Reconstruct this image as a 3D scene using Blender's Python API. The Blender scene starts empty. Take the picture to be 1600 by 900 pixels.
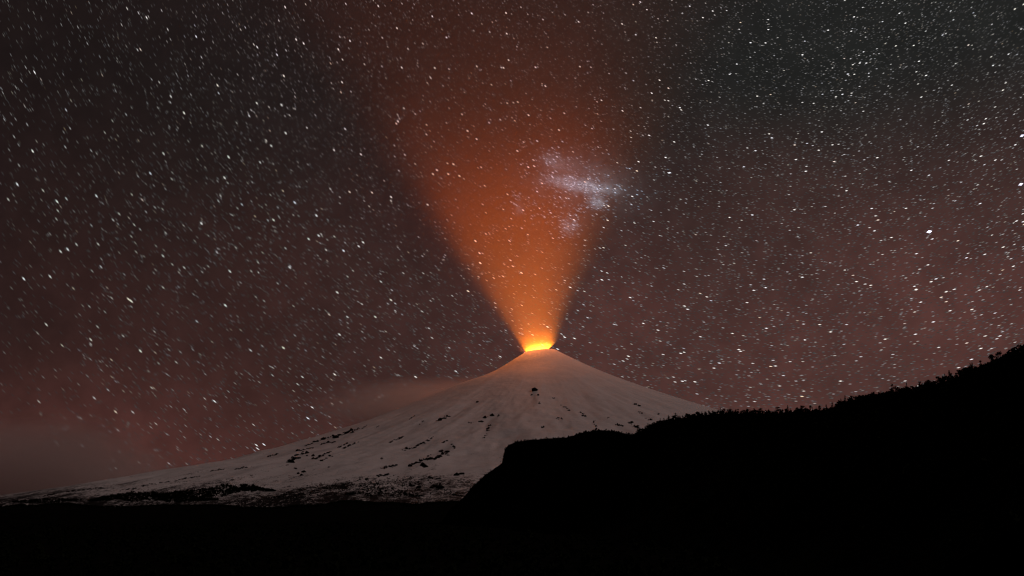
import bpy, math, random
import numpy as np

random.seed(7)
rng = np.random.default_rng(11)
scn = bpy.context.scene
COL = scn.collection
rad = math.radians

# ------------------------------------------------------------------ camera
F_PX, CX, CY, HOR = 1700.0, 800.0, 450.0, 785.0      # focal length / centre / horizon in photo pixels
PITCH = math.atan((HOR - CY) / F_PX)
CAM_Z = 60.0
cam_d = bpy.data.cameras.new('camera')
cam_d.sensor_width = 36.0
cam_d.lens = F_PX / 1600 * 36.0
cam_d.clip_start = 1.0
cam_d.clip_end = 900000.0
cam = bpy.data.objects.new('camera', cam_d)
cam.location = (0, 0, CAM_Z)
cam.rotation_euler = (math.pi / 2 + PITCH, 0, 0)
COL.objects.link(cam)
scn.camera = cam

# ------------------------------------------------------------------ moonlight direction
MOON_AZ, MOON_EL = rad(110), rad(35)                 # azimuth clockwise from the view axis (+Y)
moon_dir = np.array([math.sin(MOON_AZ) * math.cos(MOON_EL), math.cos(MOON_AZ) * math.cos(MOON_EL), math.sin(MOON_EL)])


def px_dir(x, y):
    """direction of a photo pixel in world space (not normalised: forward component 1 before the pitch)"""
    X = (np.asarray(x, float) - CX) / F_PX
    U = (CY - np.asarray(y, float)) / F_PX
    c, s = math.cos(PITCH), math.sin(PITCH)
    return np.stack([X, c - U * s, s + U * c], -1)


def unit(v):
    v = np.asarray(v, float)
    return v / np.linalg.norm(v, axis=-1, keepdims=True)


def at_y(x, y, Y):
    d = px_dir(x, y)
    return d * (np.asarray(Y) / d[..., 1])[..., None] + np.array([0, 0, CAM_Z])


# ------------------------------------------------------------------ node helpers
class NT:
    def __init__(self, tree):
        self.t = tree
        tree.nodes.clear()

    def n(self, kind, **kw):
        nd = self.t.nodes.new(kind)
        for k, v in kw.items():
            setattr(nd, k, v)
        return nd

    def l(self, a, b):
        self.t.links.new(a, b)

    def put(self, sock, v):
        if isinstance(v, bpy.types.NodeSocket):
            self.l(v, sock)
        elif v is not None:
            sock.default_value = v

    def m(self, op, a, b=None, c=None, clamp=False):
        nd = self.n('ShaderNodeMath', operation=op, use_clamp=clamp)
        for i, v in enumerate((a, b, c)):
            self.put(nd.inputs[i], v)
        return nd.outputs[0]

    def vm(self, op, a, b=None, scale=None):
        nd = self.n('ShaderNodeVectorMath', operation=op)
        self.put(nd.inputs[0], a)
        self.put(nd.inputs[1], b)
        if scale is not None:
            self.put(nd.inputs[3], scale)
        return nd.outputs[1] if op in ('DOT_PRODUCT', 'LENGTH', 'DISTANCE') else nd.outputs[0]

    def mapr(self, v, a, b, c=0.0, d=1.0, smooth=True):
        nd = self.n('ShaderNodeMapRange', interpolation_type='SMOOTHSTEP' if smooth else 'LINEAR')
        for i, q in enumerate((v, a, b, c, d)):
            self.put(nd.inputs[i], q)
        return nd.outputs[0]

    def noise(self, vec, scale, detail=4, rough=0.55, dist=0.0):
        nd = self.n('ShaderNodeTexNoise')
        self.put(nd.inputs['Vector'], vec)
        self.put(nd.inputs['Scale'], scale)
        nd.inputs['Detail'].default_value = detail
        nd.inputs['Roughness'].default_value = rough
        nd.inputs['Distortion'].default_value = dist
        return nd.outputs[0]

    def mix(self, fac, a, b):
        nd = self.n('ShaderNodeMix', data_type='RGBA')
        self.put(nd.inputs[0], fac)
        self.put(nd.inputs[6], a)
        self.put(nd.inputs[7], b)
        return nd.outputs[2]

    def xyz(self, x, y, z):
        nd = self.n('ShaderNodeCombineXYZ')
        for i, v in enumerate((x, y, z)):
            self.put(nd.inputs[i], v)
        return nd.outputs[0]


# ------------------------------------------------------------------ world: night sky with red airglow
world = bpy.data.worlds.new('World')
scn.world = world
world.use_nodes = True
w = NT(world.node_tree)
wout = w.n('ShaderNodeOutputWorld')
geo = w.n('ShaderNodeTexCoord').outputs['Generated']
D = w.vm('NORMALIZE', geo)
sx = w.n('ShaderNodeSeparateXYZ')
w.l(D, sx.inputs[0])
dx, dy, dz = sx.outputs
n_big = w.noise(D, 2.6, 3, 0.5)
n_mid = w.noise(w.vm('ADD', D, (3.1, 1.7, 0.4)), 6.0, 4, 0.55)
wob = w.m('MULTIPLY', w.m('SUBTRACT', n_big, 0.5), 0.30)
side = w.mapr(w.m('ADD', dx, wob), -0.48, 0.34)
low = w.mapr(w.m('ADD', dz, w.m('MULTIPLY', wob, 0.35)), 0.38, 0.13)
vlow = w.mapr(dz, 0.15, 0.03)
base = w.mix(side, (0.0120, 0.0075, 0.0070, 1), (0.0150, 0.0152, 0.0142, 1))     # left darker, right greyer
sf = w.m('MULTIPLY_ADD', side, 0.86, 0.15)
gfac = w.m('MULTIPLY', w.m('ADD', w.m('MULTIPLY', sf, low), w.m('MULTIPLY', w.m('SUBTRACT', 1.0, sf), w.m('MULTIPLY', vlow, 0.75))), w.mapr(n_mid, 0.30, 0.72, 0.72, 1.15))
base = w.vm('ADD', base, w.vm('SCALE', (0.073, 0.0205, 0.0165), scale=gfac))
fine = w.noise(D, 45.0, 3, 0.6)
base = w.vm('SCALE', base, scale=w.mapr(fine, 0.25, 0.75, 0.88, 1.12))
# Large star cloud (a small galaxy): faint unresolved light
LMC = unit(px_dir(906, 289))
ex = unit(px_dir(955, 299) - px_dir(855, 284))
ey = unit(np.cross(LMC, ex))
rel = w.vm('SUBTRACT', D, tuple(LMC))
u = w.m('MULTIPLY', w.vm('DOT_PRODUCT', rel, tuple(ex)), F_PX)
v = w.m('MULTIPLY', w.vm('DOT_PRODUCT', rel, tuple(ey)), F_PX)


def blob(u0, v0, su, sv):
    a = w.m('DIVIDE', w.m('SUBTRACT', u, u0), su)
    b = w.m('DIVIDE', w.m('SUBTRACT', v, v0), sv)
    r2 = w.m('ADD', w.m('MULTIPLY', a, a), w.m('MULTIPLY', b, b))
    return w.m('EXPONENT', w.m('MULTIPLY', r2, -1.0))


gn = w.mapr(w.noise(D, 70.0, 5, 0.65), 0.32, 0.68, 0.35, 1.3)
gal = w.m('ADD', w.m('MULTIPLY', blob(2, 0, 36, 7), 0.50), w.m('MULTIPLY', blob(5, -4, 66, 36), 0.065))
gal = w.m('ADD', gal, w.m('MULTIPLY', blob(32, 22, 9, 6), 0.24))
for b_ in ((-44, -30, 18, 11, 0.06), (-2, 64, 15, 12, 0.09), (-88, 48, 6, 10, 0.06)):
    gal = w.m('ADD', gal, w.m('MULTIPLY', blob(*b_[:4]), b_[4]))
gal = w.m('MULTIPLY', gal, gn)
base = w.vm('ADD', base, w.vm('SCALE', (0.80, 1.0, 1.16), scale=gal))
bg1 = w.n('ShaderNodeBackground')
w.l(base, bg1.inputs[0])
bg1.inputs[1].default_value = 1.0
sky = w.n('ShaderNodeTexSky', sky_type='NISHITA')
sky.sun_disc = False
sky.sun_elevation = MOON_EL
sky.sun_rotation = MOON_AZ
bg2 = w.n('ShaderNodeBackground')
w.l(sky.outputs[0], bg2.inputs[0])
bg2.inputs[1].default_value = 0.00025                  # moonlit air
add = w.n('ShaderNodeAddShader')
w.l(bg1.outputs[0], add.inputs[0])
w.l(bg2.outputs[0], add.inputs[1])
w.l(add.outputs[0], wout.inputs[0])
world.cycles.sampling_method = 'NONE'

# ------------------------------------------------------------------ moonlight lamp
sun_d = bpy.data.lights.new('moonlight', 'SUN')
sun_d.energy = 0.44
sun_d.color = (1.0, 0.74, 0.69)
sun_d.angle = rad(0.6)
sun = bpy.data.objects.new('moonlight', sun_d)
from mathutils import Vector
sun.rotation_euler = Vector(tuple(-moon_dir)).to_track_quat('-Z', 'Y').to_euler()
sun.location = (3000, -3000, 6000)
COL.objects.link(sun)

# ------------------------------------------------------------------ exposure and render settings
vs = scn.view_settings
vs.view_transform = 'Standard'
vs.look = 'None'
vs.exposure = 0.0
vs.gamma = 1.0
vs.use_curve_mapping = False
cy = scn.cycles
cy.use_denoising = True
cy.denoiser = 'OPENIMAGEDENOISE'
cy.denoising_input_passes = 'RGB_ALBEDO_NORMAL'
cy.max_bounces = 4
cy.diffuse_bounces = 2
cy.volume_bounces = 2
cy.transparent_max_bounces = 16
cy.volume_step_rate = 1.0
cy.volume_max_steps = 256
cy.sample_clamp_indirect = 6.0
cy.filter_width = 1.3
scn.render.film_transparent = False

# ------------------------------------------------------------------ material helpers


def material(name):
    mt = bpy.data.materials.new(name)
    mt.use_nodes = True
    t = NT(mt.node_tree)
    out = t.n('ShaderNodeOutputMaterial')
    return mt, t, out


def simple(name, colour, rough=0.85, nscale=0.2, vary=0.4):
    mt, t, out = material(name)
    p = t.n('ShaderNodeBsdfPrincipled')
    co = t.n('ShaderNodeTexCoord').outputs['Object']
    nz = t.noise(co, nscale, 5, 0.6)
    c = t.vm('SCALE', tuple(colour), scale=t.mapr(nz, 0.3, 0.7, 1 - vary, 1 + vary))
    t.l(c, p.inputs['Base Color'])
    p.inputs['Roughness'].default_value = rough
    p.inputs['Specular IOR Level'].default_value = 0.0
    t.l(p.outputs[0], out.inputs[0])
    return mt


M_FOL = simple('dark_foliage', (0.007, 0.009, 0.005), 0.9, 0.5)
M_BARK = simple('bark', (0.02, 0.016, 0.012), 0.9, 2.0)
M_SOIL = simple('forest_floor', (0.005, 0.005, 0.004), 0.95, 0.02)
M_ROCK = simple('lava_rock', (0.008, 0.007, 0.0065), 0.9, 0.02)

# ------------------------------------------------------------------ geometry helpers


def mesh_obj(name, verts, faces, mat=None, parent=None, smooth=False):
    me = bpy.data.meshes.new(name)
    me.from_pydata([tuple(map(float, p)) for p in verts], [], [tuple(map(int, f)) for f in faces])
    if smooth:
        me.shade_smooth()
    if mat:
        me.materials.append(mat)
    o = bpy.data.objects.new(name, me)
    COL.objects.link(o)
    if parent:
        o.parent = parent
    return o


def fast_mesh(name, V, Fc, mat=None, smooth=False):
    """V (n,3), Fc (m,k) arrays"""
    V = np.ascontiguousarray(V, np.float32)
    Fc = np.ascontiguousarray(Fc, np.int32)
    m, k = Fc.shape
    me = bpy.data.meshes.new(name)
    me.vertices.add(len(V))
    me.vertices.foreach_set('co', V.ravel())
    me.loops.add(m * k)
    me.loops.foreach_set('vertex_index', Fc.ravel())
    me.polygons.add(m)
    me.polygons.foreach_set('loop_start', np.arange(0, m * k, k, dtype=np.int32))
    me.update(calc_edges=True)
    me.validate()
    if smooth:
        me.shade_smooth()
    if mat:
        me.materials.append(mat)
    return me


def link(name, me, loc=(0, 0, 0), parent=None):
    o = bpy.data.objects.new(name, me)
    o.location = loc
    COL.objects.link(o)
    if parent:
        o.parent = parent
    return o


def tag(o, label=None, category=None, group=None, kind=None):
    for k, v in (('label', label), ('category', category), ('group', group), ('kind', kind)):
        if v:
            o[k] = v
    return o


_perm = rng.permutation(4096)


def vnoise(x, y):
    xi, yi = np.floor(x).astype(int), np.floor(y).astype(int)
    fx, fy = x - xi, y - yi
    fx, fy = fx * fx * (3 - 2 * fx), fy * fy * (3 - 2 * fy)
    h = lambda a, b: _perm[(_perm[a & 4095] + b) & 4095] / 4095.0
    return (h(xi, yi) * (1 - fx) + h(xi + 1, yi) * fx) * (1 - fy) + (h(xi, yi + 1) * (1 - fx) + h(xi + 1, yi + 1) * fx) * fy


def fbm(x, y, octv=5, g=0.5):
    s, a, tot = 0, 1.0, 0
    for i in range(octv):
        s = s + a * vnoise(x + 17.3 * i, y + 9.1 * i)
        tot += a
        a *= g
        x, y = x * 2.03, y * 2.03
    return s / tot - 0.5


def grid_faces(nu, nv, wrap=False):
    i, j = np.meshgrid(np.arange(nu - 1), np.arange(nv if wrap else nv - 1), indexing='ij')
    j2 = (j + 1) % nv
    return np.stack([i * nv + j, (i + 1) * nv + j, (i + 1) * nv + j2, i * nv + j2], -1).reshape(-1, 4)


# ------------------------------------------------------------------ ground reaching the horizon
ring = np.concatenate([[0], np.geomspace(200, 250000, 60)])
th = np.linspace(0, 2 * np.pi, 96, endpoint=False)
V = np.stack([ring[:, None] * np.cos(th), ring[:, None] * np.sin(th), np.zeros((len(ring), len(th)))], -1).reshape(-1, 3)
ground = link('ground', fast_mesh('ground', V, grid_faces(len(ring), len(th), True), M_SOIL))
tag(ground, kind='structure')

# ------------------------------------------------------------------ volcano
VY = 17000.0
SUM = at_y(845, 548, VY)
VX = SUM[0]


def prof(pts):
    p = np.array([at_y(x, y, VY) for x, y in pts])
    return np.abs(p[:, 0] - VX), p[:, 2]


Lr, Lz = prof([(822, 550), (800, 563), (770, 585), (740, 594), (700, 608), (650, 632), (600, 653), (560, 668), (520, 681), (480, 695), (420, 713),
               (330, 736), (240, 750), (140, 766), (60, 778), (0, 786)])
Rr, Rz = prof([(868, 547), (890, 558), (910, 569), (960, 591), (1020, 614), (1090, 638), (1170, 664), (1260, 692), (1360, 720), (1480, 748), (1580, 768), (1690, 788)])
RIM = 232.0
Lr[0] = Rr[0] = RIM


def soften(r0, z0):
    """the measured profile with its corners rounded off"""
    r1 = np.arange(RIM, 9400, 20.0)
    z1 = np.interp(r1, r0, z0, right=-60)
    for wd in (5, 5, 9, 9):
        e = np.concatenate([2 * z1[0] - z1[wd:0:-1], z1, np.full(wd, z1[-1])])
        z1 = np.convolve(e, np.ones(2 * wd + 1) / (2 * wd + 1), 'valid')
    return r1, z1


Lr, Lz = soften(Lr, Lz)
Rr, Rz = soften(Rr, Rz)


def vol_h(X, Y):
    """height of the volcano above z=0 at world X, Y"""
    x, y = X - VX, Y - VY
    r = np.hypot(x, y) + 1e-6
    a = np.arctan2(y, x)
    wr = 0.5 * (1 + np.cos(a))
    hz = np.interp(r, Rr, Rz, right=-60) * wr + np.interp(r, Lr, Lz, right=-60) * (1 - wr)
    k = np.clip((r - 1100) / 3400, 0, 1)
    gull = fbm(a * 8 + 30, r / 1900 + 3, 4, 0.5)
    rough = fbm(X / 420, Y / 420, 5, 0.55)
    front = np.clip(-y / (r), 0, 1) ** 0.5
    hz = hz + k * front * (gull * 150) + k * rough * (14 + 40 * front)
    hz = hz + np.clip((r - 400) / 400, 0, 1) * fbm(a * 24, r / 500, 4) * 9 * np.clip((r - 900) / 2500, 0, 1)
    inner = r < RIM
    q = np.clip((RIM - r) / 60, 0, 1)
    depth = 430 * q ** 0.8
    return np.where(inner, hz - depth, hz)


rr = np.concatenate([np.linspace(0.01, 165, 8), np.linspace(172, 260, 22), np.geomspace(266, 9300, 300)])
a1 = np.linspace(-np.pi - 0.25, 0.25, 640)             # camera side: dense
a2 = np.linspace(0.25, np.pi - 0.25, 120)[1:-1]
aa = np.concatenate([a1, a2])
X = VX + rr[:, None] * np.cos(aa)
Y = VY + rr[:, None] * np.sin(aa)
Z = vol_h(X, Y)
V = np.stack([X - VX, Y - VY, Z], -1).reshape(-1, 3)

M_VOL, t, out = material('snow_and_lava_rock')
co = t.n('ShaderNodeTexCoord').outputs['Object']
sp = t.n('ShaderNodeSeparateXYZ')
t.l(co, sp.inputs[0])
X_, Y_, Z_ = sp.outputs
ang = t.m('ARCTAN2', Y_, X_)
rr_ = t.m('SQRT', t.m('ADD', t.m('MULTIPLY', X_, X_), t.m('MULTIPLY', Y_, Y_)))
rad_c = t.xyz(t.m('MULTIPLY', ang, 40.0), t.m('MULTIPLY', rr_, 1 / 420.0), t.m('MULTIPLY', Z_, 0.002))
streak = t.noise(rad_c, 1.0, 7, 0.68, 0.6)
fine_n = t.noise(co, 0.016, 6, 0.7)
clump = t.noise(co, 0.0011, 4, 0.6)
# bare ground shows where snow thins out, towards the snow line
thr = t.mapr(t.m('ADD', Z_, t.m('MULTIPLY', t.m('SUBTRACT', clump, 0.5), 500.0)), 30.0, 420.0, 0.45, 0.585)
thr2 = t.mapr(Z_, 430.0, 1500.0, 0.0, 0.09)
thr = t.m('ADD', thr, thr2)
fine2 = t.noise(co, 0.06, 3, 0.7)
rk = t.m('ADD', t.m('MULTIPLY', streak, 0.30), t.m('ADD', t.m('MULTIPLY', fine_n, 0.30), t.m('MULTIPLY', fine2, 0.40)))
rkf = t.mapr(t.m('SUBTRACT', rk, thr), -0.004, 0.008)
inside = t.mapr(rr_, RIM - 6, RIM + 2, 1.0, 0.0)
rkf = t.m('MAXIMUM', rkf, inside)
snow_n = t.noise(co, 0.004, 5, 0.6)
snow = t.mix(snow_n, (0.60, 0.585, 0.59, 1), (0.80, 0.79, 0.80, 1))
colr = t.mix(rkf, snow, (0.007, 0.006, 0.006, 1))
p = t.n('ShaderNodeBsdfPrincipled')
t.l(colr, p.inputs['Base Color'])
p.inputs['Roughness'].default_value = 0.75
p.inputs['Specular IOR Level'].default_value = 0.15
bmp = t.n('ShaderNodeBump')
bmp.inputs['Strength'].default_value = 0.55
bmp.inputs['Distance'].default_value = 30.0
t.l(t.noise(co, 0.005, 7, 0.6), bmp.inputs['Height'])
t.l(bmp.outputs[0], p.inputs['Normal'])
t.l(p.outputs[0], out.inputs[0])

volcano = link('volcano', fast_mesh('volcano', V, grid_faces(len(rr), len(aa), True), M_VOL, True), (VX, VY, 0))
tag(volcano, 'snow-covered volcano cone with dark rock outcrops and a glowing summit crater', kind='structure')


def on_volcano(x, y):
    """first point of the volcano's surface along the ray of photo pixel x, y"""
    d = px_dir(x, y)
    tt = np.arange(7500, 19000, 8.0)
    P = d * (tt / d[1])[:, None] + np.array([0, 0, CAM_Z])
    hit = np.nonzero(P[:, 2] < vol_h(P[:, 0], P[:, 1]))[0]
    if len(hit) == 0:                                    # skyline: the surface point closest to the ray
        k = np.argmin(P[:, 2] - vol_h(P[:, 0], P[:, 1]))
        q = P[k].copy()
        q[2] = vol_h(q[0:1], q[1:2])[0]
        return q
    return P[hit[0]]


# rock outcrops breaking through the snow (photo pixels -> points on the slope), thickness in photo pixels
OUT = [([(836, 608), (840, 617)], 9), ([(830, 617)], 3), ([(844, 630)], 2.5), ([(866, 622)], 3), ([(877, 633), (892, 642)], 2.5), ([(907, 644), (915, 652)], 3.5),
       ([(870, 653), (878, 655)], 2.5), ([(927, 659), (933, 671)], 5), ([(950, 653)], 3), ([(963, 663), (974, 666)], 2.5),
       ([(983, 660), (995, 667), (1008, 672)], 4), ([(991, 631), (1000, 634)], 3), ([(999, 646)], 3), ([(1009, 655), (1017, 656)], 4),
       ([(1028, 647)], 2.5), ([(747, 628)], 3), ([(682, 658), (692, 655), (706, 647)], 5), ([(753, 660), (758, 651), (766, 647)], 6),
       ([(763, 674), (767, 662)], 3.5), ([(755, 685), (761, 679)], 2.5), ([(777, 650)], 3), ([(730, 660), (740, 661)], 2),
       ([(630, 704), (643, 700)], 3.5), ([(648, 700), (663, 692), (678, 682)], 3.5), ([(607, 692), (630, 683)], 2.5),
       ([(643, 727), (657, 722), (672, 713)], 5), ([(668, 720), (684, 714), (700, 708)], 5), ([(690, 705), (700, 712)], 4), ([(663, 728)], 7),
       ([(712, 742), (719, 741)], 6), ([(672, 749), (680, 747), (690, 752)], 5), ([(673, 762), (681, 758), (692, 764)], 6),
       ([(640, 757), (652, 764)], 6), ([(600, 730), (620, 727)], 3), ([(692, 692), (698, 690)], 3), ([(707, 694), (711, 700)], 3), ([(848, 668)], 4),
       ([(501, 688), (519, 683), (537, 678), (551, 673)], 5), ([(553, 673), (573, 666)], 3), ([(589, 668)], 3.5), ([(477, 697), (500, 688)], 2.5),
       ([(417, 715), (434, 710)], 2.5), ([(447, 725), (457, 717), (464, 714)], 6), ([(459, 712), (466, 711)], 4), ([(466, 708), (477, 708), (487, 713)], 6),
       ([(488, 717), (498, 715), (515, 707)], 4), ([(501, 721), (519, 712)], 4), ([(470, 704), (490, 700)], 2.5), ([(528, 700), (544, 692)], 2.5),
       ([(537, 700), (560, 691)], 2.5), ([(503, 694), (524, 690)], 2.5), ([(468, 741), (475, 739)], 4), ([(461, 732)], 3), ([(594, 733), (618, 728)], 3),
       ([(597, 717)], 4), ([(515, 730)], 3), ([(367, 734), (387, 730)], 2), ([(330, 736), (350, 733)], 1.6), ([(273, 752), (290, 748), (312, 744)], 2),
       ([(250, 755), (268, 752)], 2.5), ([(221, 760), (244, 756)], 2), ([(188, 766), (214, 763)], 2), ([(104, 769), (130, 766), (162, 762)], 2),
       ([(68, 775), (88, 772)], 2), ([(640, 655), (648, 650)], 2), ([(655, 664), (662, 658)], 2), ([(590, 745), (606, 741)], 4), ([(560, 752), (575, 748)], 4)]


def crag_mesh(points, size):
    """a string of jagged crags along points (world); size = half thickness in metres"""
    VV, FF = [], []
    ico_v = [(0, 0, 1), (.894, 0, .447), (.276, .851, .447), (-.724, .526, .447), (-.724, -.526, .447), (.276, -.851, .447),
             (.724, .526, -.447), (-.276, .851, -.447), (-.894, 0, -.447), (-.276, -.851, -.447), (.724, -.526, -.447), (0, 0, -1)]
    ico_f = [(0, 1, 2), (0, 2, 3), (0, 3, 4), (0, 4, 5), (0, 5, 1), (1, 6, 2), (2, 7, 3), (3, 8, 4), (4, 9, 5), (5, 10, 1),
             (6, 7, 2), (7, 8, 3), (8, 9, 4), (9, 10, 5), (10, 6, 1), (11, 7, 6), (11, 8, 7), (11, 9, 8), (11, 10, 9), (11, 6, 10)]
    for P in points:
        for rep_ in range(2):
            sc = size * random.choice((0.35, 0.5, 0.7, 1.0, 1.25))
            b = len(VV)
            ra = random.uniform(0, 6.28)
            el = random.uniform(1.0, 2.2)
            ox, oy = random.gauss(0, size * .55), random.gauss(0, size * .55)
            for q in ico_v:
                j = random.uniform(0.4, 1.45)
                x, y, z = q[0] * el * j, q[1] * j, q[2] * 1.15 * j
                VV.append((P[0] + ox + sc * (x * math.cos(ra) - y * math.sin(ra)), P[1] + oy + sc * (x * math.sin(ra) + y * math.cos(ra)), P[2] - oy * 0.3 + sc * z))
            FF += [tuple(b + i for i in f) for f in ico_f]
    return VV, FF


for pts, thick in OUT:
    P3 = [on_volcano(x, y) for x, y in pts]
    mpp = np.linalg.norm(P3[0]) / F_PX
    size = 0.5 * thick * mpp
    path = []
    if len(pts) == 1:
        for k in range(3):
            path.append(on_volcano(pts[0][0] + random.gauss(0, thick * .35), pts[0][1] + random.gauss(0, thick * .25)))
    else:
        for (x0, y0), (x1, y1) in zip(pts[:-1], pts[1:]):
            n = max(2, int(math.hypot(x1 - x0, y1 - y0) / (0.5 * thick)))
            for k in range(n + 1):
                if random.random() < 0.14:
                    continue
                f = k / n
                path.append(on_volcano(x0 + (x1 - x0) * f + random.gauss(0, thick * .18), y0 + (y1 - y0) * f + random.gauss(0, thick * .26)))
    if not path:
        path = P3
    VV, FF = crag_mesh(path, size * 0.92)
    c = np.mean(path, 0)
    o = mesh_obj('rock_outcrop', np.array(VV) - c, FF, M_ROCK, volcano)
    o.location = (c[0] - VX, c[1] - VY, c[2])

# ------------------------------------------------------------------ lava lake and its light
RIM_Z = float(SUM[2])
LAVA_Z = RIM_Z - 400
M_LAVA, t, out = material('molten_lava')
em = t.n('ShaderNodeEmission')
co = t.n('ShaderNodeTexCoord').outputs['Object']
cr = t.mapr(t.noise(co, 0.03, 5, 0.6, 1.0), 0.42, 0.58)
t.l(t.mix(cr, (1.0, 0.12, 0.01, 1), (1.0, 0.55, 0.12, 1)), em.inputs[0])
em.inputs[1].default_value = 6.0
M_LAVA.cycles.emission_sampling = 'NONE'
t.l(em.outputs[0], out.inputs[0])
n = 48
VV = [(0, 0, 3)]
for k in range(n):
    a = 2 * math.pi * k / n
    q = 172 * (1 + 0.05 * math.sin(3 * a + 1) + 0.03 * math.sin(7 * a))
    VV.append((q * math.cos(a), q * math.sin(a), 0))
for k in range(n):
    VV.append((VV[k + 1][0], VV[k + 1][1], -40))
FF = [(0, k + 1, (k + 1) % n + 1) for k in range(n)] + [(k + 1, n + k + 1, n + (k + 1) % n + 1, (k + 1) % n + 1) for k in range(n)]
lava = mesh_obj('lava_lake', VV, FF, M_LAVA)
lava.location = (VX, VY, LAVA_Z)
tag(lava, 'glowing orange lava lake down inside the summit crater', 'lava')

TILT = rad(10.5)                                           # the lit column leans to the left
spot_d = bpy.data.lights.new('lava_light', 'SPOT')
spot_d.energy = 3.3e9
spot_d.color = (1.0, 0.255, 0.014)
spot_d.spot_size = rad(94)
spot_d.spot_blend = 1.0
spot_d.shadow_soft_size = 40.0
spot = bpy.data.objects.new('lava_light', spot_d)
spot.location = (0, 0, 40)
axis = Vector((-math.sin(TILT), 0, math.cos(TILT)))
spot.rotation_euler = axis.to_track_quat('-Z', 'Y').to_euler()
spot.parent = lava
COL.objects.link(spot)

# ------------------------------------------------------------------ plume of gas and ash above the crater
PH, APEX = 11000.0, 380.0                                # height above the rim, apex below it
HALF = rad(47)
M_PL, t, out = material('gas_and_ash')
co = t.n('ShaderNodeTexCoord').outputs['Object']         # local: origin at the apex, +Z along the column
sp = t.n('ShaderNodeSeparateXYZ')
t.l(co, sp.inputs[0])
hh = sp.outputs[2]
rr_ = t.m('SQRT', t.m('ADD', t.m('MULTIPLY', sp.outputs[0], sp.outputs[0]), t.m('MULTIPLY', sp.outputs[1], sp.outputs[1])))
ratio = t.m('DIVIDE', rr_, t.m('MAXIMUM', hh, 1.0))
edge = t.mapr(ratio, t.mapr(hh, 600.0, 3500.0, math.tan(rad(38.5)), math.tan(rad(46.5))), t.mapr(hh, 700.0, 4200.0, math.tan(rad(26)), math.tan(rad(17))))
nz = t.mapr(t.noise(co, 0.0007, 5, 0.55, 0.4), 0.3, 0.7, 0.82, 1.18)
q_ = t.m('MULTIPLY', t.m('SUBTRACT', hh, APEX + 5.0), 1 / 58.0)   # density raised about the rim to brighten the glow there
throat = t.m('MULTIPLY_ADD', t.m('EXPONENT', t.m('MULTIPLY', t.m('MULTIPLY', q_, q_), -1.0)), 24.0, t.m('MULTIPLY_ADD', t.m('EXPONENT', t.m('MULTIPLY', t.m('MULTIPLY', q_, q_), -0.08)), 3.0, 1.0))
fade = t.m('ADD', t.mapr(hh, 500.0, 5600.0, 0.82, 0.0), t.mapr(hh, 4000.0, 10500.0, 0.18, 0.10))
lowd = t.mapr(hh, 700.0, 3000.0, 0.34, 0.72)
dens = t.m('MULTIPLY', t.m('MULTIPLY', t.m('MULTIPLY', t.m('MULTIPLY', edge, nz), throat), fade), lowd)
sc_ = t.n('ShaderNodeVolumeScatter')
sc_.inputs['Color'].default_value = (1, 1, 1, 1)
t.l(t.m('MULTIPLY', dens, 7.0e-5), sc_.inputs['Density'])
ab_ = t.n('ShaderNodeVolumeAbsorption')
ab_.inputs['Color'].default_value = (1.0, 0.3, 0.3, 1)
t.l(t.m('MULTIPLY', dens, 2.4e-4), ab_.inputs['Density'])
ad = t.n('ShaderNodeAddShader')
t.l(sc_.outputs[0], ad.inputs[0])
t.l(ab_.outputs[0], ad.inputs[1])
t.l(ad.outputs[0], out.inputs['Volume'])
M_PL.cycles.volume_step_rate = 0.3
hs = np.array([60, 200, APEX, 700, 1400, 2600, 4500, 7000, PH])
th = np.linspace(0, 2 * np.pi, 48, endpoint=False)
V = []
for h in hs:
    R = h * math.tan(HALF)
    if h <= APEX:
        R = min(R, 150 + (h - 60) * 0.13)
    for a in th:
        V.append((R * math.cos(a), R * math.sin(a), h))
Fq = [tuple(f)[::-1] for f in grid_faces(len(hs), 48, True)]
Fq += [tuple(range(47, -1, -1)), tuple(range((len(hs) - 1) * 48, len(hs) * 48))]
plume = mesh_obj('gas_plume', V, Fq, M_PL)
plume.location = (VX, VY, RIM_Z - APEX)
plume.rotation_euler = (0, -TILT, 0)
tag(plume, 'orange lit column of gas and ash widening upwards from the crater', 'plume')

# added point lamp, standing in for the plume's glow on the upper snow
gl_d = bpy.data.lights.new('plume_glow_standin', 'POINT')
gl_d.energy = 2.1e7
gl_d.color = (1.0, 0.27, 0.07)
gl_d.shadow_soft_size = 170.0
gl = bpy.data.objects.new('plume_glow_standin', gl_d)
gl.location = (0, 0, APEX + 420)
gl.parent = plume
COL.objects.link(gl)

# ------------------------------------------------------------------ ridges: hills built along a crest line
CRESTS = {}


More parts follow.
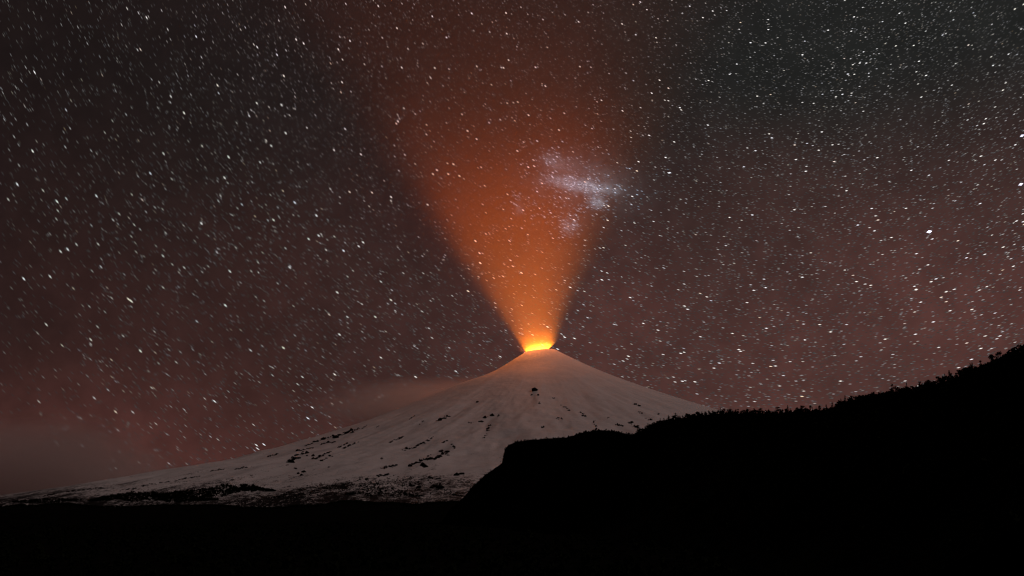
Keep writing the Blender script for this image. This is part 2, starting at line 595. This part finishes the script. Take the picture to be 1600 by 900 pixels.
def ridge(name, knots, front, back, ns, seed, drop=0.0, lump=0.0, rough=0.06, mat=M_SOIL, narrow=None):
    """knots: (photo x, photo y, distance). Crest height comes from the pixel at that distance."""
    k = np.array(knots, float)
    s = np.linspace(0, len(k) - 1, ns)
    xs = np.interp(s, np.arange(len(k)), k[:, 0])
    ys = np.interp(s, np.arange(len(k)), k[:, 1])
    ds = np.interp(s, np.arange(len(k)), k[:, 2])
    P = at_y(xs, ys, ds)
    P[:, 2] -= drop
    P[:, 2] += lump * (fbm(P[:, 0] / (lump * 9 + 1) + seed, P[:, 1] / (lump * 9 + 1), 4, 0.6)) * 2
    C = P[:, :2]
    T = np.gradient(C, axis=0)
    Ts = T.copy()
    for _ in range(30):
        Ts[1:-1] = (Ts[:-2] + Ts[2:] + 2 * Ts[1:-1]) / 4
    Ts = unit(Ts)
    N = np.stack([Ts[:, 1], -Ts[:, 0]], -1)              # right of the path
    toward = -np.sign((N * C).sum(1))                    # side of the camera
    N = N * toward[:, None]
    uu = np.concatenate([-np.geomspace(back, back / 60, 14), [0], np.geomspace(front / 90, front, 34)])
    fs = np.ones(ns) if narrow is None else np.interp(s, narrow[0], narrow[1])
    rows = []
    for u in uu:
        f = np.clip(1 - abs(u) / (front if u > 0 else back), 0, 1)
        sh = f ** 1.15 if u > 0 else f ** 0.9
        XY = C + N * (u * (fs if u > 0 else 1))[:, None] if u > 0 else C + N * u
        z = P[:, 2] * sh
        nzv = fbm(XY[:, 0] / 90 + seed, XY[:, 1] / 90, 5) * P[:, 2] * rough * 4 * min(1, abs(u) / 60)
        z = z + nzv * f - 4 * (1 - f)
        rows.append(np.column_stack([XY, z]))
    R = np.array(rows)
    CRESTS[name] = (P, C, N, R, uu)
    o = link(name, fast_mesh(name, R.reshape(-1, 3), grid_faces(len(uu), ns), mat, True))
    tag(o, kind='structure')
    return o


HK = [(700, 800, 3300), (722, 780, 3250), (737, 762, 3220), (760, 741, 3180), (784, 724, 3150), (787, 712, 3145), (789, 702, 3140), (795, 695, 3125), (806, 690, 3100), (845, 686, 3000),
      (882, 684, 2900), (905, 678, 2800), (930, 672, 2700), (957, 673, 2600), (985, 679, 2500), (1003, 676, 2400), (1022, 664, 2300), (1050, 656, 2220),
      (1090, 649, 2120), (1150, 645, 1980), (1200, 646, 1880), (1250, 643, 1800), (1292, 641, 1730), (1330, 626, 1650), (1400, 613, 1520), (1450, 604, 1420), (1500, 588, 1320),
      (1550, 571, 1220), (1600, 548, 1120), (1700, 512, 980), (1900, 450, 820), (2200, 400, 640)]
ridge('forested_hill', HK, 330, 420, 620, 3.0, drop=0.0, lump=2.5, narrow=([0, 9, 14, 20], [0.10, 0.16, 0.5, 1.0]))
ridge('foothill', [(-260, 781, 6200), (-60, 786, 6150), (60, 786, 6100), (150, 789, 6050), (300, 790, 6000), (420, 789, 5900), (480, 784, 5900), (560, 785, 5850), (640, 786, 5800),
                   (720, 784, 5700), (800, 780, 5600), (900, 778, 5500)], 900, 700, 900, 9.0, lump=30.0, drop=10.0, rough=0.05)

# ------------------------------------------------------------------ trees
def tree_meshes(kind, seed):
    r = random.Random(seed)
    H = 1.0
    V, Fc = [], []

    def leaf(c, s):
        b = len(V)
        a, e = r.uniform(0, 6.28), r.uniform(-1.2, 1.2)
        ux = np.array([math.cos(a) * math.cos(e), math.sin(a) * math.cos(e), math.sin(e)])
        vx = unit(np.cross(ux, [r.gauss(0, 1), r.gauss(0, 1), r.gauss(0, 1)]))
        for p, q in ((-1, -.5), (0, -.9), (1, .1), (.1, .9)):
            V.append(tuple(np.array(c) + s * (p * ux + q * vx)))
        Fc.append((b, b + 1, b + 2, b + 3))
    lobes = []
    if kind == 'pointed':
        for k in range(260):
            z = 0.16 + 0.86 * r.random() ** 1.25
            R = 0.24 * (1.04 - z) ** 0.85 * (0.75 + 0.35 * math.sin(z * 46))
            a = r.uniform(0, 6.28)
            q = R * math.sqrt(r.random())
            leaf((q * math.cos(a), q * math.sin(a), z), r.uniform(.018, .042))
    else:
        nl = 7 if kind == 'round' else 5
        for k in range(nl):
            a = r.uniform(0, 6.28)
            q = r.uniform(0.02, 0.25)
            z = r.uniform(0.42, 0.84) if kind == 'round' else r.uniform(0.36, 0.88)
            lobes.append((q * math.cos(a), q * math.sin(a), z, r.uniform(.11, .19)))
        for k in range(330):
            L = r.choice(lobes)
            d = unit([r.gauss(0, 1), r.gauss(0, 1), r.gauss(0, .75)]) * L[3] * r.random() ** 0.4
            leaf((L[0] + d[0], L[1] + d[1], L[2] + d[2]), r.uniform(.02, .045))
    crown = bpy.data.meshes.new('crown')
    crown.from_pydata(V, [], Fc)
    crown.materials.append(M_FOL)
    # trunk with limbs
    TV, TF = [], []

    def limb(p0, p1, r0, r1):
        p0, p1 = np.array(p0, float), np.array(p1, float)
        d = unit(p1 - p0)
        ex = unit(np.cross(d, (0.3, 0.9, 0.1)))
        ey = np.cross(d, ex)
        b = len(TV)
        for p, q in ((p0, r0), (p1, r1)):
            for k in range(6):
                a = k * math.pi / 3
                TV.append(tuple(p + q * (math.cos(a) * ex + math.sin(a) * ey)))
        for k in range(6):
            TF.append((b + k, b + (k + 1) % 6, b + 6 + (k + 1) % 6, b + 6 + k))
    if kind == 'pointed':
        limb((0, 0, -.06), (0, 0, .5), .022, .013)
        limb((0, 0, .5), (0, 0, 1.0), .013, .002)
    else:
        limb((0, 0, -.06), (.01, 0, .45), .026, .017)
        for L in lobes:
            limb((.01, 0, r.uniform(.3, .45)), L[:3], .012, .004)
    trunk = bpy.data.meshes.new('trunk')
    trunk.from_pydata(TV, [], TF)
    trunk.materials.append(M_BARK)
    return trunk, crown


KINDS = [('round', 1), ('round', 2), ('round', 3), ('pointed', 4), ('pointed', 5), ('pointed', 6), ('sparse', 7), ('sparse', 8)]
TM = [(k, tree_meshes(k, s)) for k, s in KINDS]
LAB = {'round': 'round-crowned tree', 'pointed': 'narrow pointed tree', 'sparse': 'loose open-crowned tree'}
NAME = {'round': 'broadleaf_tree', 'pointed': 'conifer_tree', 'sparse': 'open_crowned_tree'}

P, C, N, R, uu = CRESTS['forested_hill']
seg = np.concatenate([[0], np.cumsum(np.linalg.norm(np.diff(P[:, :2], axis=0), axis=1))])
# part of the crest that the picture shows with single trees
pxs = CX + F_PX * 0 + 0 * P[:, 0]
Pv = P - np.array([0, 0, CAM_Z])
c_, s_ = math.cos(PITCH), math.sin(PITCH)
fwd = Pv[:, 1] * c_ + Pv[:, 2] * s_
pxs = CX + F_PX * Pv[:, 0] / fwd
sA, sB = np.interp([995, 1612], pxs, seg)


def crest_point(s, u):
    """point of the hill at arc length s along the crest and offset u towards the camera"""
    i = np.interp(s, seg, np.arange(len(seg)))
    i0 = int(min(i, len(seg) - 2))
    f = i - i0
    col = R[:, i0] * (1 - f) + R[:, i0 + 1] * f
    return np.array([np.interp(u, uu, col[:, k]) for k in range(3)])


NT_TREES = 296
ss = np.sort(sA + (sB - sA) * (np.arange(NT_TREES) + rng.uniform(-.45, .45, NT_TREES)) / NT_TREES)
for s in ss:
    kind, (tm, cm) = TM[rng.choice(8, p=[.16, .16, .16, .09, .09, .08, .13, .13])]
    u = rng.normal(0, 5)
    q = crest_point(s, u)
    H = rng.gamma(9, 0.75) * {'round': 1.0, 'pointed': 1.25, 'sparse': 1.1}[kind]
    H = float(np.clip(H * 1.08, 3.5, 14))
    root = bpy.data.objects.new(NAME[kind], None)
    root.location = tuple(q)
    root.rotation_euler = (rng.normal(0, .04), rng.normal(0, .04), rng.uniform(0, 6.28))
    wd = H * rng.uniform(.9, 1.45)
    root.scale = (wd, wd, H)
    root.empty_display_size = 0.2
    COL.objects.link(root)
    size_w = 'low' if H < 7 else 'middling' if H < 10 else 'tall'
    fr = (s - sA) / (sB - sA)
    where = ('where the forested crest meets the snowy flank' if fr < .3 else 'on the level stretch of the forested crest' if fr < .55 else 'on the steep rising stretch of the forested crest')
    tag(root, 'dark %s %s %s' % (size_w, LAB[kind], where), 'tree', '%s %ss %s' % (size_w, LAB[kind], where))
    for nm, me in (('trunk', tm), ('crown', cm)):
        o = bpy.data.objects.new(nm, me)
        o.parent = root
        COL.objects.link(o)

# the rest of the forest: one mass of small crowns
base_v = []
base_f = []


def shrub_proto(seed):
    r = np.random.default_rng(seed)
    lv, lf = [], []
    for k in range(26):
        d = unit(r.normal(size=3)) * r.random() ** 0.35
        c = np.array([d[0] * .36, d[1] * .36, .55 + d[2] * .42])
        for _ in range(1):
            b = len(lv)
            e1 = unit(r.normal(size=3)) * r.uniform(.12, .24)
            e2 = unit(np.cross(e1, r.normal(size=3))) * r.uniform(.10, .2)
            for p_, q_ in ((-1, -.6), (.8, -.8), (1, .5), (-.5, 1)):
                lv.append(c + p_ * e1 + q_ * e2)
            lf.append((b, b + 1, b + 2, b + 3))
    return np.array(lv), np.array(lf)


PROT = [shrub_proto(s) for s in range(6)]


def forest(name, pts, hs, label, cat):
    VV, FF, b = [], [], 0
    for q, h in zip(pts, hs):
        lv, lf = PROT[int(rng.integers(6))]
        a = rng.uniform(0, 6.28)
        c, s = math.cos(a), math.sin(a)
        wv = h * rng.uniform(.8, 1.4)
        W = np.column_stack([(lv[:, 0] * c - lv[:, 1] * s) * wv, (lv[:, 0] * s + lv[:, 1] * c) * wv, lv[:, 2] * h]) + q
        VV.append(W)
        FF.append(lf + b)
        b += len(lv)
    o = link(name, fast_mesh(name, np.concatenate(VV), np.concatenate(FF), M_FOL))
    tag(o, label, cat, kind='stuff')
    return o


pts, hs = [], []
for k in range(5200):                                     # slopes of the hill
    s = rng.uniform(seg[2], seg[-1])
    u = abs(rng.normal(0, 110)) if rng.random() < .8 else -abs(rng.normal(0, 60))
    pts.append(crest_point(s, float(np.clip(u, -200, 320))))
    hs.append(rng.uniform(4, 9) if s > sA else rng.uniform(2.5, 5.5))
for k in range(1500):                                     # crest of the hill, low growth between the trees
    s = rng.uniform(seg[4], seg[-1])
    q = crest_point(s, rng.normal(0, 7))
    pts.append(q)
    hs.append(rng.uniform(3, 6) if s > sA else rng.uniform(1.2, 4.0))
forest('hillside_forest', pts, hs, 'dense black forest covering the slopes of the hill below the tree-lined crest', 'forest')
pts, hs = [], []
for k in range(4500):                                     # valley floor
    d = rng.uniform(250, 3200) ** 1.0
    a = rng.uniform(-.62, .62)
    x, y = d * math.sin(a), d * math.cos(a)
    dmin = np.min((C[:, 0] - x) ** 2 + (C[:, 1] - y) ** 2)
    if dmin < 330 ** 2:
        continue
    pts.append((x, y, -.3))
    hs.append(rng.uniform(5, 12))
forest('valley_forest', pts, hs, 'black forest filling the valley floor below the volcano', 'forest')
pts, hs = [], []
for nm, n in (('foothill', 4500),):
    P2, C2, N2, R2, u2 = CRESTS[nm]
    for k in range(n):
        i = int(rng.integers(2, len(P2) - 2))
        u = float(rng.normal(0, 40))
        col = R2[:, i]
        pts.append(np.array([np.interp(u, u2, col[:, j]) for j in range(3)]) - (0, 0, 1))
        hs.append(rng.uniform(5, 13))
forest('foothill_forest', pts, hs, 'low dark wooded ridge line in front of the snowy foot of the volcano', 'forest')
pts, hs = [], []


def patch(line, half, n, hmin, hmax):
    """trees on the slope along a photo polyline; half = half thickness in photo pixels"""
    L = np.array(line, float)
    k = np.concatenate([[0], np.cumsum(np.hypot(*np.diff(L, axis=0).T))])
    for _ in range(n):
        q = rng.uniform(0, k[-1])
        x, y = np.interp(q, k, L[:, 0]), np.interp(q, k, L[:, 1])
        hw = half * min(1, 3.2 * q / k[-1], 3.2 * (1 - q / k[-1])) * (0.6 + 0.8 * vnoise(np.array([x / 14.0]), np.array([3.3]))[0])
        pts.append(on_volcano(x + rng.normal(0, 1.5), y + rng.uniform(-1, 1) * hw) - (0, 0, 2))
        hs.append(rng.uniform(hmin, hmax))


patch([(236, 776), (300, 774), (345, 768), (385, 763), (428, 768)], 7.5, 900, 14, 26)
patch([(140, 783), (180, 778), (230, 776), (290, 780), (340, 782)], 6.5, 700, 14, 26)
patch([(20, 785), (70, 783), (125, 782)], 3.0, 200, 12, 22)
patch([(540, 773), (580, 768), (620, 770), (660, 776)], 7, 260, 9, 18)
patch([(425, 778), (480, 770), (545, 762), (600, 757)], 9, 260, 7, 14)
patch([(560, 760), (620, 756), (700, 770), (722, 776)], 12, 260, 7, 15)
patch([(440, 762), (500, 758), (560, 752), (640, 748), (700, 752)], 5, 120, 6, 12)
forest('slope_woods', pts, hs, 'scattered dark woods and scrub breaking up the snow on the lower slope', 'forest')

# ------------------------------------------------------------------ low cloud and drifting mist
def cloud(name, loc, size, dens, label, nscale, cover, anis=0.0, power=1.0, col=(0.94, 0.86, 0.84)):
    mt, t, out = material(name)
    co = t.n('ShaderNodeTexCoord').outputs['Object']
    r = t.vm('LENGTH', co)
    fall = t.mapr(r, 1.0, 0.15)
    nz = t.mapr(t.noise(co, nscale, 5, 0.55), cover, cover + 0.35)
    v = t.n('ShaderNodeVolumePrincipled')
    v.inputs['Color'].default_value = (*col, 1)
    v.inputs['Anisotropy'].default_value = anis
    t.l(t.m('MULTIPLY', t.m('MULTIPLY', fall, nz), dens), v.inputs['Density'])
    t.l(v.outputs[0], out.inputs['Volume'])
    nu, nv = 13, 28
    V = []
    for i in range(nu):
        f = math.pi * (i + .0) / (nu - 1)
        for j in range(nv):
            a = 2 * math.pi * j / nv
            V.append((math.sin(f) * math.cos(a), math.sin(f) * math.sin(a), math.cos(f)))
    Fc = [tuple(q) for q in grid_faces(nu, nv, True)]
    me = bpy.data.meshes.new(name)
    me.from_pydata(V, [], Fc)
    import bmesh
    bm = bmesh.new()
    bm.from_mesh(me)
    bmesh.ops.remove_doubles(bm, verts=bm.verts, dist=1e-4)
    bm.to_mesh(me)
    bm.free()
    me.materials.append(mt)
    o = link(name, me, tuple(loc))
    o.scale = size
    tag(o, label, 'cloud' if 'cloud' in name else 'mist')
    return o


cb = at_y(20, 752, 24000)
cloud('cloud_bank', cb, (4200, 2600, 1700), 1.5e-3, 'low grey cloud bank behind the left foot of the snowy slope', 1.6, 0.25)
ms = at_y(692, 634, 16600)
cloud('drifting_mist', ms, (2200, 1000, 500), 2.8e-3, 'thin pinkish mist drifting over the left shoulder of the volcano', 1.3, 0.2)

# ------------------------------------------------------------------ stars (short arcs about the celestial pole, as the photograph records them)
POLE = unit(px_dir(1250, -400))
SR = 400000.0
EXPO = 0.0054                                             # turn of the sky in radians


def star_mesh(name, dirs, width, flux, colour, mat):
    n = len(dirs)
    tang = unit(np.cross(np.broadcast_to(POLE, dirs.shape), dirs))
    sind = np.linalg.norm(np.cross(np.broadcast_to(POLE, dirs.shape), dirs), axis=1)
    per = unit(np.cross(dirs, tang))
    hl = (0.5 * EXPO * sind * SR + 0.5 * width * SR / F_PX)[:, None]
    hw = (0.5 * width * SR / F_PX)[:, None]
    Cc = dirs * SR + np.array([0, 0, CAM_Z])
    V = np.stack([Cc + tang * hl, Cc - tang * hl, Cc + per * hw, Cc - per * hw, Cc + dirs * hw, Cc - dirs * hw], 1).reshape(-1, 3)
    f = np.array([(0, 2, 4), (2, 1, 4), (1, 3, 4), (3, 0, 4), (2, 0, 5), (1, 2, 5), (3, 1, 5), (0, 3, 5)])
    Fc = (f[None] + (np.arange(n) * 6)[:, None, None]).reshape(-1, 3)
    me = fast_mesh(name, V, Fc, mat)
    ca = me.color_attributes.new('starlight', 'FLOAT_COLOR', 'POINT')
    c4 = np.ones((n, 4), np.float32)
    c4[:, :3] = colour * flux[:, None]
    ca.data.foreach_set('color', np.repeat(c4, 6, 0).ravel())
    return me


M_STAR, t, out = material('starlight')
at = t.n('ShaderNodeAttribute', attribute_name='starlight')
em = t.n('ShaderNodeEmission')
t.l(at.outputs['Color'], em.inputs[0])
t.l(em.outputs[0], out.inputs[0])
M_STAR.cycles.emission_sampling = 'NONE'



def star_colours(n):
    tt = rng.normal(0, 1, n)[:, None]
    return np.clip(np.array([1.0, 0.97, 0.96]) + tt * np.array([-0.02, 0.0, 0.06]) + (rng.random(n)[:, None] < .06) * np.array([0.05, -.12, -.25]), 0.4, 1.3)


NS = 1150000
z = rng.uniform(-0.02, 1, NS)
ph = rng.uniform(0, 2 * np.pi, NS)
q = np.sqrt(1 - z * z)
dirs = np.stack([q * np.cos(ph), q * np.sin(ph), z], -1)
dirs = dirs[dirs[:, 1] > -0.3]                             # nothing behind the camera is ever seen
NS = len(dirs)
rich = unit(px_dir(1560, 60))                              # star-rich side of the sky
pd = np.clip(0.058 + 0.92 * np.clip(1 - np.arccos(np.clip(dirs @ rich, -1, 1)) / 0.95, 0, 1), 0, 1)
pd = pd * (0.75 + 0.5 * vnoise(dirs[:, 0] * 9 + 40, dirs[:, 2] * 9 + dirs[:, 1] * 5))
dirs = dirs[rng.random(NS) < pd]
n = len(dirs)
flux = 0.036 * (1 - rng.random(n)) ** (-1 / 1.3)
wid = 0.90 + 0.28 * np.clip(np.log(flux / 0.6), 0, 1.5)
# towards the dark side of the sky the recorded stars are fewer but stand out more
flux = np.clip(flux, 0, 1.35) * (0.62 + 0.38 * np.clip(1.3 - np.arccos(np.clip(dirs @ rich, -1, 1)), 0, 1))
star_o = link('star_field', star_mesh('star_field', dirs, wid, flux, star_colours(n), M_STAR))
tag(star_o, 'countless small white stars trailed into short dashes across the night sky', 'stars', kind='stuff')

# the small galaxy seen through the plume: packed faint stars
parts = []
for (x, y, sx_, sy_, rot, k) in [(905, 289, 26, 6, 10, 420), (905, 285, 44, 24, 10, 300), (862, 247, 11, 8, 0, 60), (930, 317, 8, 6, 30, 90), (890, 352, 10, 10, 0, 90),
                                 (806, 312, 4, 8, 0, 25), (850, 330, 25, 15, 0, 40)]:
    a = rad(rot)
    g = rng.normal(size=(k, 2)) * (sx_, sy_)
    parts.append(np.column_stack([x + g[:, 0] * math.cos(a) - g[:, 1] * math.sin(a), y + g[:, 0] * math.sin(a) + g[:, 1] * math.cos(a)]))
gp = np.concatenate(parts)
gd = unit(px_dir(gp[:, 0], gp[:, 1]))
n = len(gd)
gf = np.clip(0.12 * (1 - rng.random(n)) ** (-1 / 2.0), 0, 1.0)
gcol = np.tile(np.array([0.80, 1.0, 1.25]), (n, 1))
gal_o = link('star_cloud', star_mesh('star_cloud', gd, np.full(n, 1.25), gf, gcol, M_STAR))
tag(gal_o, 'pale bluish patch of packed stars seen through the edge of the plume', 'star cloud', kind='stuff')

# the few stars that stand out by their size
for x, y, wd, fl, lab in [(1452, 362, 4.2, 2.4, 'largest star of the sky, bluish white, high above the forested crest'),
                          (1595, 288, 3.6, 1.6, 'violet tinged star in the most crowded part of the sky, lower of a pair'),
                          (1597, 212, 3.2, 1.4, 'violet tinged star in the most crowded part of the sky, upper of a pair')]:
    d = unit(px_dir(np.array([x]), np.array([y])))
    o = link('bright_star', star_mesh('bright_star', d, np.array([wd]), np.array([fl]), np.array([[0.9, 0.88, 1.1]]), M_STAR))
    tag(o, lab, 'star', 'bright stars')
